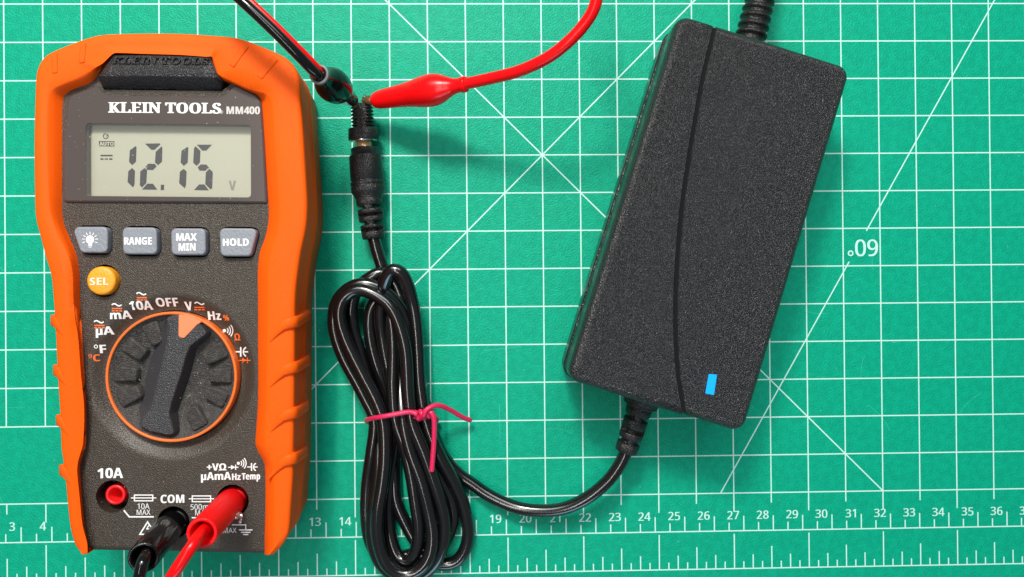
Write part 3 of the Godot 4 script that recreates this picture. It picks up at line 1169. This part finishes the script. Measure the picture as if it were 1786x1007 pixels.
# lint and dust: small bent flecks scattered in an outline
func lint(called: String, area_px: Array, h: float, count: int, seed_: int, m: Material, parent: Node, size := 1.0) -> void:
	var rng := RandomNumberGenerator.new()
	rng.seed = seed_
	var poly := px_poly(area_px, h)
	var lo := poly[0]
	var hi := poly[0]
	for q in poly:
		lo = lo.min(q)
		hi = hi.max(q)
	var st := begin()
	st.set_smooth_group(-1)
	for i in count:
		var c := Vector2(rng.randf_range(lo.x, hi.x), rng.randf_range(lo.y, hi.y))
		if not Geometry2D.is_point_in_polygon(c, poly):
			continue
		var a := rng.randf() * TAU
		var l := (0.09 + 0.3 * pow(rng.randf(), 4.0)) * size
		var w := minf(l, rng.randf_range(0.05, 0.11) * size)
		var u := Vector2(cos(a), sin(a)) * l
		var v := Vector2(-sin(a), cos(a)) * w
		var top := Vector3(c.x, h + 0.05, c.y)
		var ring := [Vector3(c.x + u.x, h, c.y + u.y), Vector3(c.x + v.x, h + 0.01, c.y + v.y), Vector3(c.x - u.x, h, c.y - u.y), Vector3(c.x - v.x, h + 0.01, c.y - v.y)]
		for k in 4:
			tri(st, top, ring[k], ring[(k + 1) % 4], Vector3.UP)
	part(called, st, m, parent).set_meta("kind", "stuff")


func diode(st: SurfaceTool, x: float, y: float, s: float, z: float) -> void:
	stroke(st, [[x - 9 * s, y], [x + 9 * s, y]], 1.6 * s, z + 0.01)
	flat(st, px_poly([[x - 4 * s, y - 4 * s], [x + 3.5 * s, y], [x - 4 * s, y + 4 * s]], z), z)
	stroke(st, [[x + 4.2 * s, y - 4.5 * s], [x + 4.2 * s, y + 4.5 * s]], 1.8 * s, z)


func capacitor(st: SurfaceTool, x: float, y: float, s: float, z: float) -> void:
	stroke(st, [[x - 10 * s, y], [x - 2.5 * s, y]], 2.0 * s, z)
	stroke(st, [[x - 1.8 * s, y - 7.5 * s], [x - 1.8 * s, y + 7.5 * s]], 2.6 * s, z + 0.01)
	stroke(st, [[x + 3 * s, y], [x + 10 * s, y]], 2.0 * s, z)
	stroke(st, arc_px(x + 10 * s, y, 7.8 * s, 115, 245, 10), 2.4 * s, z + 0.01)


func waves(st: SurfaceTool, x: float, y: float, s: float, z: float) -> void:
	flat(st, px_poly(arc_px(x, y, 2.6 * s, 0, 340, 12), z), z)
	for k in 3:
		stroke(st, arc_px(x, y, (5.6 + 3.6 * k) * s, -42, 42, 10), 1.7 * s, z)


func ridge(st: SurfaceTool, pts: Array, half: Array, out: Array, high: Array) -> void:
	var rows := []
	for i in pts.size():
		var o: Vector3 = out[i].normalized()
		var ax := Vector3(0, 0, 1)
		var w: float = half[i]
		rows.append([pts[i] - ax * w - o * 0.8, pts[i] - ax * (w - 0.05) + o * high[i] * 0.7, pts[i] - ax * maxf(w - 0.35, 0.05) + o * high[i], pts[i] + ax * maxf(w - 0.35, 0.05) + o * high[i], pts[i] + ax * (w - 0.05) + o * high[i] * 0.7, pts[i] + ax * w - o * 0.8])
	for i in rows.size() - 1:
		var c: Vector3 = (pts[i] + pts[i + 1]) / 2.0 - (out[i] + out[i + 1]) * 0.3
		for k in 5:
			quad(st, rows[i][k], rows[i][k + 1], rows[i + 1][k + 1], rows[i + 1][k], (rows[i][k] + rows[i + 1][k + 1]) / 2.0 - c)
	var e := rows.size() - 1
	for k in range(1, 5):
		tri(st, rows[e][0], rows[e][k], rows[e][k + 1], pts[e] - pts[e - 1])


# ---------------------------------------------------------------- the power adapter with its cord and plug
func make_adapter() -> void:
	var t := thing("power_adapter", "black rectangular power adapter with glowing blue light and a bundled black cord", "power adapter", P(1236, 392, 0.0) * Vector3(1, 0, 1))
	var h := 27.5
	var c := [xz(P(1181, 26, h)), xz(P(1482, 121, h)), xz(P(1294, 755, h)), xz(P(986, 660, h))]
	var box := PackedVector2Array(c)
	var out := rounded(box, 4.0, 8)
	var st := begin()
	stack(st, out, [[2.0, 0.4], [0.6, 1.0], [0.1, 2.2], [-0.45, 14.6], [-0.35, 15.0], [0.2, 15.1]], true)
	part("case_bottom", st, M.case_side, t)
	# top shell in two fields with a groove between them
	var g_px := [[1243, 52], [1228, 130], [1213, 210], [1200, 290], [1189, 370], [1182, 450], [1179, 520], [1179, 590], [1184, 660], [1191, 722]]
	var mid := []
	for q in g_px:
		var v := P(q[0], q[1], 30.2)
		mid.append(Vector3(v.x, 0, v.z))
	var g0: Vector2 = c[0].lerp(c[1], 0.212)
	var g1: Vector2 = c[3].lerp(c[2], 0.667)
	mid[0] = Vector3(g0.x, 0, g0.y)
	mid[-1] = Vector3(g1.x, 0, g1.y)
	var seam := spline(mid, 4.0)
	for side in [-1.0, 1.0]:
		var poly := PackedVector2Array()
		var weight := PackedFloat32Array()
		for i in seam.size():
			var tg := seam[mini(i + 1, seam.size() - 1)] - seam[maxi(i - 1, 0)]
			var nr := Vector2(-tg.z, tg.x).normalized()
			if nr.x * side < 0.0:
				nr = -nr
			poly.append(Vector2(seam[i].x, seam[i].z) + nr * 0.5)
			weight.append(0.1)
		var slide := {}
		for i in [0, seam.size() - 1]:
			var tg := seam[1] - seam[0] if i == 0 else seam[i - 1] - seam[i]
			slide[i] = Vector2(tg.x, tg.z).normalized() + (poly[i] - Vector2(seam[i].x, seam[i].z)) * 0.2
		# round the outer corners of this field
		var corner := [c[3], c[0]] if side < 0.0 else [c[2], c[1]]
		var whole := PackedVector2Array([poly[poly.size() - 1], corner[0], corner[1], poly[0]])
		var arcs := rounded(whole, 4.0, 8)
		for i in range(9, 27):
			poly.append(arcs[i])
			weight.append(1.0)
		st = begin()
		stack(st, poly, [[0.25, 15.0], [0.0, 15.6], [0.0, 26.4]], false, weight)
		part("case_wall", st, M.case_side, t)
		var steps := [[0.0, 26.4], [0.0, 27.0]]
		for k in range(1, 8):
			var a := HALF * k / 7.0
			steps.append([2.7 * (1.0 - cos(a)), 27.0 + 3.2 * sin(a)])
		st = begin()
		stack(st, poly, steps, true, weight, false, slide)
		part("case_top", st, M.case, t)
	st = begin()
	var gl := PackedVector2Array()
	var gr := PackedVector2Array()
	for i in seam.size():
		var tg := seam[mini(i + 1, seam.size() - 1)] - seam[maxi(i - 1, 0)]
		var nr := Vector2(-tg.z, tg.x).normalized()
		var pull := Vector2.ZERO
		if i == 0:
			pull = Vector2(tg.x, tg.z).normalized() * 1.2
		if i == seam.size() - 1:
			pull = -Vector2(tg.x, tg.z).normalized() * 1.2
		gl.append(Vector2(seam[i].x, seam[i].z) + nr * 0.62 + pull)
		gr.append(Vector2(seam[i].x, seam[i].z) - nr * 0.62 + pull)
	gr.reverse()
	gl.append_array(gr)
	stack(st, gl, [[0.0, 16.0], [0.0, 29.6]])
	part("groove", st, M.gloss, t)
	st = begin()
	var lp := px_poly([[1236.5, 652.5], [1250.8, 654], [1245.5, 689.5], [1230.3, 686.5]], 30.25)
	stack(st, rounded(lp, 0.25, 3), [[0.0, 29.0], [0.0, 30.22], [0.06, 30.27]])
	var led := part("indicator_light", st, M.led, t)
	var lamp := OmniLight3D.new()
	lamp.name = "indicator_glow"
	lamp.position = (P(1240.5, 670.5, 32.5) - org) * 0.001
	lamp.light_color = lin(0.02, 0.25, 1.0)
	lamp.light_energy = 0.000004
	lamp.light_size = 0.002
	lamp.omni_range = 3.0
	lamp.omni_attenuation = 2.0
	lamp.shadow_enabled = true
	t.add_child(lamp)

	# sleeve at the far end, with saw-toothed ribs
	var a0 := P(1309, 68, 15.0)
	var a1 := P(1331, -22, 15.0)
	var prof := [[-3.0, 4.6]]
	for k in 6:
		var r := 5.0 - 0.07 * k
		var s := 2.75 * k
		prof.append_array([[s - 0.2, 3.9], [s + 0.4, 4.0], [s + 0.75, r - 0.3], [s + 1.0, r], [s + 1.6, r], [s + 1.9, r - 0.25], [s + 2.15, 4.0]])
	prof.append_array([[17.0, 3.3], [17.2, 0.0]])
	st = begin()
	lathe(st, a0, a1 - a0, prof, 36)
	part("ribbed_sleeve", st, M.black_matt, t)
	st = begin()
	tube(st, spline([P(1328, -10, 15.0), P(1337, -50, 14.0), P(1352, -120, 8.0), P(1385, -260, 4.0), P(1440, -500, 3.6)], 2.0), 3.4, 20)
	part("mains_cord", st, M.cord, t)

	# sleeve at the near end
	var b0 := P(1121, 694, 13.0)
	var b1 := P(1091.5, 789, 11.0)
	st = begin()
	slotted(st, b0, b1, [[-4.0, 2.2, 6.2, 5.6], [2.2, 3.4, 5.6, 4.2], [3.4, 6.0, 4.2, 3.9], [7.2, 10.2, 3.9, 3.8], [11.6, 13.8, 3.8, 3.75], [15.2, 18.4, 3.7, 3.55]], 2.5)
	part("strain_relief", st, M.black_matt, t)

	# plug
	var q0 := P(635.3, 258.5, 6.4)
	var q1 := P(643.5, 348, 6.2)
	var q2 := P(651.5, 416, 6.0)
	st = begin()
	lathe(st, q0, q1 - q0, [[0.0, 0.0], [0.0, 4.2], [0.15, 4.35], [2.4, 4.4], [2.45, 5.05], [2.7, 5.2], [10.4, 5.35], [10.6, 5.1], [11.0, 5.1], [11.2, 5.5], [11.9, 5.55], [12.1, 5.3], [12.4, 5.3], [12.6, 5.5], [14.3, 5.45], [14.7, 5.2], [16.4, 4.3], [16.7, 4.3]], 40)
	part("plug_body", st, M.black_matt, t)
	st = begin()
	slotted(st, q1, q2, [[-0.4, 2.1, 4.3, 4.2], [3.2, 4.7, 4.15, 4.1], [5.7, 7.3, 4.05, 4.0], [8.4, 9.5, 3.9, 3.85], [10.6, 12.9, 3.75, 3.6]], 2.4)
	part("plug_sleeve", st, M.black_matt, t)
	st = begin()
	var qd := (q0 - q1).normalized()
	lathe(st, q0 - qd * 0.5, qd, [[0.0, 2.55], [2.6, 2.55], [2.6, 0.0]], 28)
	part("plug_barrel", st, M.brass, t)

	# one long cord: plug, five turns of the bundle, and the free end to the adapter
	var C := [
		[651, 413, 6], [658, 440, 5.6], [668, 472, 4.6], [680, 520, 3.4], [690, 590, 3.2], [697, 660, 5], [703, 735, 10], [716, 790, 10.5], [734.5, 840, 10], [749, 898, 9], [754, 931, 8.6], [751, 963, 8.4], [738, 988, 8.2], [716, 1002, 8], [696, 1001, 8], [676, 988, 8.4], [663, 959, 9], [657.5, 923, 10], [660, 881, 11], [667, 840, 11.5], [671, 790, 11.5], [668, 735, 11],
		[656, 699, 11], [637.8, 664, 11], [620, 629.5, 11], [606, 601, 11], [596, 574, 11], [591, 548, 11.3], [597, 522, 11.8], [613, 508, 12.2], [633, 506, 12.5], [657, 516, 12.8], [678, 532, 13], [693, 558, 13], [706, 602, 12.8], [710, 643, 12.4], [712, 690, 11.8], [718, 735, 11.2], [727, 760, 11], [740, 791, 10.6], [757, 840, 9.6], [770, 881, 8.6], [776, 915, 7.6], [773, 948, 6.6], [760, 980, 5.2], [741, 1000, 4], [716, 1009, 3.4], [690, 1004, 3.2], [667, 988, 3.4], [653, 960, 4.6], [648, 925, 5.6], [651, 880, 6.2], [658, 835, 6.6], [661, 785, 6.8], [660, 735, 4],
		[652, 700, 3.4], [640, 655, 3.4], [626, 610, 4], [615, 570, 5], [613, 535, 6.2], [622, 505, 7.6], [643, 486, 8.6], [664, 476, 8.6], [682, 484, 7.6], [697, 512, 7.4], [706, 560, 7.4], [711, 620, 6.6], [716, 690, 6], [728, 735, 6], [748, 790, 5.4], [770, 842, 5], [786, 872, 4.6], [791, 896, 4], [786, 923, 3.4], [774, 947, 3], [752, 962, 2.7], [728, 948, 2.6], [706, 910, 2.6], [691, 874, 2.6], [688, 838, 2.6], [687, 780, 2.6], [684, 735, 2.8],
		[672, 680, 3.2], [655, 630, 4], [645, 585, 5], [645, 545, 5.6], [657, 522, 6], [672, 530, 6], [682, 560, 6], [686, 610, 7], [685, 680, 8.4], [690, 735, 9.6], [704, 775, 9.6], [717, 828, 9], [725, 881, 8.2], [730, 915, 7.6], [729, 948, 6.8], [721, 970, 6], [708, 982, 5], [694, 972, 4], [683, 945, 3.4], [677, 905, 3], [678, 865, 2.8], [684, 820, 2.8], [692, 775, 2.8], [696, 735, 3],
		[688, 690, 3.4], [676, 640, 4.4], [667, 590, 6], [663, 550, 8], [666, 515, 10], [672, 487, 12.5], [685, 469, 14.4], [700, 475, 14], [711, 497, 12.6], [718, 523, 11], [723.5, 551, 10], [728, 600, 9.4], [731, 660, 9], [736, 700, 9], [743, 735, 9], [757, 775, 8.4], [773, 808, 7.6], [790, 838, 6.6], [805.8, 873, 5.4], [814, 906, 4.4], [817, 931, 3.6], [812, 957, 3], [800, 976, 2.6], [785, 985, 2.4], [765, 984, 2.3], [745, 976, 2.3], [715, 968, 2.3], [690, 975, 2.4], [668, 976, 2.6], [651, 957, 3], [642, 931, 3.4], [638.5, 890, 4], [641, 840, 5], [648, 790, 6.6], [654, 735, 7.6],
		[639, 699, 7.4], [621, 664, 7.4], [602, 629.5, 7.6], [588, 594.7, 7.8], [582, 562, 8.2], [586, 530, 9], [602, 508, 10], [628, 495.5, 10.6], [656, 500, 10.6], [682, 518, 10], [702, 548, 9], [716, 590, 7.6], [727, 640, 6], [737, 690, 4.6], [748, 735, 3.8], [762, 775, 3], [779, 805, 2.6], [799, 827, 2.4], [823, 844, 2.6], [855, 866, 3.2], [900, 885.5, 4.4], [944, 891.5, 6], [985, 887, 7.6], [1025, 868.5, 9], [1061.6, 838, 10], [1085, 804, 10.8], [1092, 787, 11], [1097, 770, 11.2]]
	var path := []
	for q in C:
		path.append(P(q[0], q[1], q[2]))
	st = begin()
	tube(st, relaxed(spline(path, 1.0), 3), 2.12, 16)
	var cord := part("cord", st, M.cord, t)


# sleeve with rings that webs hold together, slots between them
func slotted(st: SurfaceTool, a: Vector3, b: Vector3, rings: Array, core: float) -> void:
	var d := (b - a).normalized()
	var n := (Vector3.UP - d * d.y).normalized()
	var s := d.cross(n)
	lathe(st, a, d, [[rings[0][0], core], [rings[-1][1] - 0.2, core]], 20)
	for r in rings:
		lathe(st, a, d, [[r[0], core * 0.8], [r[0], r[2] - 0.2], [r[0] + 0.2, r[2]], [r[1] - 0.2, r[3]], [r[1], r[3] - 0.2], [r[1], core * 0.8]], 32)
	for i in rings.size() - 1:
		var l0: float = rings[i][1] - 0.1
		var l1: float = rings[i + 1][0] + 0.1
		if l1 - l0 < 0.3:
			continue
		var rr: float = minf(rings[i][3], rings[i + 1][2]) - 0.12
		for k in 2:
			var o := (n if i % 2 == 0 else s) * (1.0 if k == 0 else -1.0)
			var w := (s if i % 2 == 0 else n) * rr * 0.34
			var p := [a + d * l0 + o * core * 0.8 - w, a + d * l0 + o * core * 0.8 + w, a + d * l0 + o * rr + w * 0.9, a + d * l0 + o * rr - w * 0.9]
			var e := d * (l1 - l0)
			quad(st, p[2], p[3], p[3] + e, p[2] + e, o)
			quad(st, p[1], p[2], p[2] + e, p[1] + e, w)
			quad(st, p[0], p[3], p[3] + e, p[0] + e, -w)


# ---------------------------------------------------------------- the socket that the plug sits in
func make_jack() -> void:
	var t := thing("barrel_socket", "black threaded barrel socket joining the two alligator clips to the cord's plug", "connector", P(633, 215, 0.0) * Vector3(1, 0, 1))
	var a := P(630.5, 181, 7.4)
	var b := P(634.3, 247, 6.6)
	var d := (b - a).normalized()
	var st := begin()
	var prof := [[0.0, 0.0], [0.0, 3.2], [0.15, 3.35]]
	for k in 6:
		var s := 0.9 + 1.12 * k
		prof.append_array([[s, 3.0], [s + 0.3, 3.62], [s + 0.55, 3.62], [s + 0.85, 3.0]])
	prof.append([8.1, 3.0])
	st.set_smooth_group(-1)
	lathe(st, a, d, prof, 48, a.y + 2.5)
	part("thread", st, M.black_matt, t)
	st = begin()
	lathe(st, a, d, [[8.0, 2.0], [8.0, 4.6], [8.2, 4.75], [11.5, 4.9], [11.7, 4.8], [11.75, 2.6]], 40)
	part("flange", st, M.black_matt, t)
	st = begin()
	lathe(st, a, d, [[11.72, 4.3], [12.0, 4.35], [12.15, 4.2], [12.15, 2.6]], 36)
	part("rim_washer", st, M.steel, t)
	st = begin()
	tube(st, PackedVector3Array([a - d * 2.6 + Vector3(1.4, 1.2, 0), a + d * 0.5 + Vector3(1.4, 1.2, 0)]), 0.5, 8)
	part("solder_tab", st, M.steel, t)
	st = begin()
	tube(st, PackedVector3Array([a - d * 2.4 + Vector3(-1.6, 1.0, 0), a + d * 0.5 + Vector3(-1.6, 1.0, 0)]), 0.5, 8)
	part("solder_tab", st, M.steel, t)


# ---------------------------------------------------------------- pink tie round the bundle
func make_tie() -> void:
	var t := thing("twist_tie", "pink rubber twist tie knotted round the bundled black cord", "twist tie", P(700, 728, 0.0) * Vector3(1, 0, 1))
	var st := begin()
	var loop := [[757, 727, 6], [762, 733, 3], [745, 738, 0.9], [700, 740, 0.9], [655, 738, 1.2], [641, 736, 4], [639, 733, 7], [648, 730.5, 11], [663.6, 727.7, 14], [689, 723, 14.6], [711, 719, 14.8], [720.8, 720, 15.2], [728, 724, 15.6]]
	var p := []
	for q in loop:
		p.append(P(q[0], q[1], q[2]))
	tube(st, relaxed(spline(p, 0.8), 1), 0.78, 12)
	part("band", st, M.tie, t)
	# knot: the band wound three times about itself
	var ax0 := P(722, 726.5, 13.6)
	var ax1 := P(748, 721.5, 13.0)
	var d := (ax1 - ax0).normalized()
	var n := (Vector3.UP - d * d.y).normalized()
	var s := d.cross(n)
	var wind := PackedVector3Array()
	for i in 73:
		var u := i / 72.0
		var a := TAU * 3.0 * u + 2.2
		wind.append(ax0.lerp(ax1, u) + (n * cos(a) + s * sin(a)) * (1.25 - 0.2 * u))
	st = begin()
	tube(st, wind, 0.78, 12)
	part("knot", st, M.tie, t)
	st = begin()
	p = []
	for q in [[736, 730, 13], [739, 725, 15], [743, 716, 15.5], [755.8, 708.5, 14.5], [768.5, 708, 13], [787.5, 716.6, 9.5], [806.6, 728, 6], [820.5, 733.5, 3.6]]:
		p.append(P(q[0], q[1], q[2]))
	tube(st, spline(p, 0.8), 0.8, 12)
	part("tail", st, M.tie, t)
	st = begin()
	p = []
	for q in [[742, 722, 13.5], [749, 718.5, 14.5], [755.5, 725, 14.5], [757.5, 743, 14], [756.5, 775, 13], [753, 822.5, 12]]:
		p.append(P(q[0], q[1], q[2]))
	tube(st, spline(p, 0.8), 0.82, 12)
	part("tail", st, M.tie, t)


# ---------------------------------------------------------------- alligator clips
func boot(st: SurfaceTool, a: Vector3, b: Vector3, prof: Array, squash := 1.0) -> void:
	var path := PackedVector3Array()
	var rad := []
	var pts := []
	for q in prof:
		pts.append(Vector3(q[0], q[1], 0))
	var fine := spline(pts, 0.4 / a.distance_to(b))
	for q in fine:
		path.append(a.lerp(b, q.x))
		rad.append(q.y * 0.96)
	tube(st, path, rad, 32, true, Vector3.UP, squash)


func make_clips() -> void:
	var t := thing("red_alligator_lead", "red rubber booted alligator clip on a red wire, gripping the barrel socket", "alligator clip", P(730, 160, 0.0) * Vector3(1, 0, 1))
	var a := P(649, 176, 10.5)
	var b := P(814, 146.5, 27.0)
	var st := begin()
	boot(st, a, b, [[0.0, 0.4], [0.004, 1.4], [0.016, 2.1], [0.05, 2.75], [0.12, 3.15], [0.25, 3.5], [0.4, 4.0], [0.52, 4.75], [0.6, 5.1], [0.67, 5.1], [0.74, 4.5], [0.81, 3.4], [0.87, 2.55], [0.93, 2.25], [0.945, 2.25], [0.95, 2.5], [0.985, 2.5], [0.995, 2.3], [1.0, 1.7]], 0.92)
	part("boot", st, M.red, t)
	st = begin()
	var ja := P(632, 173, 9.2)
	for k in 2:
		var o := Vector3(0, 0.75 - 1.5 * k, 0.35 * (1 - 2 * k))
		tube(st, PackedVector3Array([a.lerp(b, 0.05) + o, a.lerp(ja, 0.5) + o * 0.9, ja + o * 0.5]), [1.5, 1.25, 0.75], 10, true, Vector3.UP, 0.45)
	part("jaw", st, M.copper, t)
	st = begin()
	var p := []
	for q in [[806, 147.5, 26.5], [820, 144.5, 27.4], [855, 137, 30], [905, 124, 34], [953, 102, 38], [990, 74, 41], [1018, 44, 43], [1037, 12, 45], [1044, -30, 46], [1040, -90, 47], [1010, -180, 48]]:
		p.append(P(q[0], q[1], q[2]))
	tube(st, spline(p, 1.0), 1.75, 18)
	part("wire", st, M.red, t)

	t = thing("black_alligator_lead", "black rubber booted alligator clip on a black and red wire, behind the multimeter's top corner", "alligator clip", P(590, 155, 0.0) * Vector3(1, 0, 1))
	a = P(622, 181, 10.0)
	b = P(556.5, 130, 43.0)
	st = begin()
	boot(st, a.lerp(b, 0.1), b, [[0.0, 0.5], [0.01, 1.4], [0.03, 2.0], [0.12, 2.4], [0.25, 2.9], [0.38, 3.8], [0.5, 4.9], [0.6, 5.2], [0.68, 5.1], [0.76, 4.4], [0.84, 3.3], [0.9, 2.7], [0.96, 2.55], [1.0, 2.5]], 1.0)
	part("boot", st, M.black, t)
	st = begin()
	var d := (b - a).normalized()
	lathe(st, b - d * 0.8, d, [[0.0, 2.5], [0.0, 2.75], [0.9, 2.8], [1.1, 2.65], [1.1, 2.1], [-1.5, 2.0]], 32)
	part("boot_rim", st, M.rim, t)
	st = begin()
	for k in 2:
		var o := Vector3(0.3 - 0.6 * k, 0.0, 0.6 - 1.2 * k)
		tube(st, PackedVector3Array([a.lerp(b, 0.14) + o, a.lerp(b, 0.04) + o, a - d * 1.2 + o * 0.4]), [1.4, 1.2, 0.7], 10, true, Vector3.UP, 0.5)
	part("jaw", st, M.copper, t)
	var wire := [[566, 140, 39], [557, 131, 43], [545, 119, 45.5], [520, 93, 48], [480, 53, 50], [440, 15, 51], [405, -17, 51], [360, -60, 50], [300, -140, 46]]
	p = []
	var r := []
	for i in wire.size():
		var q = wire[i]
		p.append(P(q[0] - 1.5, q[1] + 2.0, q[2]))
		var near := 1.0 if i > 1 else 0.7
		r.append(P(q[0] + 5.5 * near, q[1] - 4.5 * near, q[2] - 1.0))
	st = begin()
	tube(st, spline(p, 1.0), 1.5, 16)
	part("black_strand", st, M.black, t)
	st = begin()
	tube(st, spline(r, 1.0), 0.95, 16)
	part("red_strand", st, M.red, t)


# ---------------------------------------------------------------- plugs of the test leads
func make_plugs() -> void:
	for k in 2:
		var red := k == 0
		var t := thing("red_test_lead" if red else "black_test_lead", "red banana plug and wire standing in the meter's volt socket" if red else "black banana plug and wire standing in the meter's common socket", "test lead", (P(405, 874, 0.0) if red else P(302, 912, 0.0)) * Vector3(1, 0, 1))
		var a := P(405, 874, 27.0) if red else P(302, 912, 27.0)
		var b := P(351.5, 930.5, 57.0) if red else P(249.5, 973.5, 57.0)
		var d := b - a
		var l := d.length()
		var st := begin()
		lathe(st, a, d, [[-2.0, 4.1], [l * 0.3, 4.05], [l - 0.4, 3.95], [l - 0.1, 3.85], [l, 3.65], [l, 3.15], [l - 0.3, 2.95], [l - 9.0, 2.7], [l - 9.0, 0.0]], 48)
		part("plug_sleeve", st, M.red_matt if red else M.black, t)
		var c := a + d * (0.48 if red else 0.5)
		var ringc := (a + d * 0.27 + Vector3(4.1, 1.0, 1.9)) if red else c + Vector3(3.9, 0.4, 0.6)
		st = begin()
		if red:
			var out := Vector3(0.8, 0.35, 0.45).normalized()
			lathe(st, ringc - out * 0.9, out, [[0.0, 1.15], [0.8, 1.15], [1.0, 1.0], [1.1, 0.75], [0.7, 0.7], [0.7, 0.0]], 20)
			for j in 2:
				var hoop := PackedVector3Array()
				for i in 15:
					var g := TAU * 0.6 * i / 14.0 - 1.4
					hoop.append(ringc + out * (0.25 + 0.35 * j) + Vector3(0.5 * cos(g) - 0.3 * sin(g), 0.9 * cos(g) * 0.9, 1.45 * sin(g)) + Vector3(0.3, 0.2, 0.3))
				tube(st, hoop, 0.22, 8)
			part("set_screw", st, M.steel, t)
		else:
			lathe(st, ringc - Vector3(0.4, 0, 0), Vector3(1, 0.1, 0.1), [[0.0, 1.5], [0.25, 1.45], [0.3, 1.2], [-0.2, 1.1], [-0.2, 0.0]], 20)
			part("screw_hole", st, M.dark, t)
		st = begin()
		var pts := []
		var way := [[370, 911, 46], [356, 924, 55], [346, 936, 60], [333, 955, 63], [313, 985, 64], [296, 1012, 63], [270, 1060, 58], [225, 1150, 45], [150, 1300, 20]] if red else [[264, 957, 48], [256, 965, 56], [250, 978, 60], [245, 995, 61], [241, 1015, 60], [236, 1050, 56], [228, 1120, 44], [215, 1240, 20]]
		for q in way:
			pts.append(P(q[0], q[1], q[2]))
		tube(st, spline(pts, 1.0), 1.55, 18)
		part("wire", st, M.red if red else M.black, t)
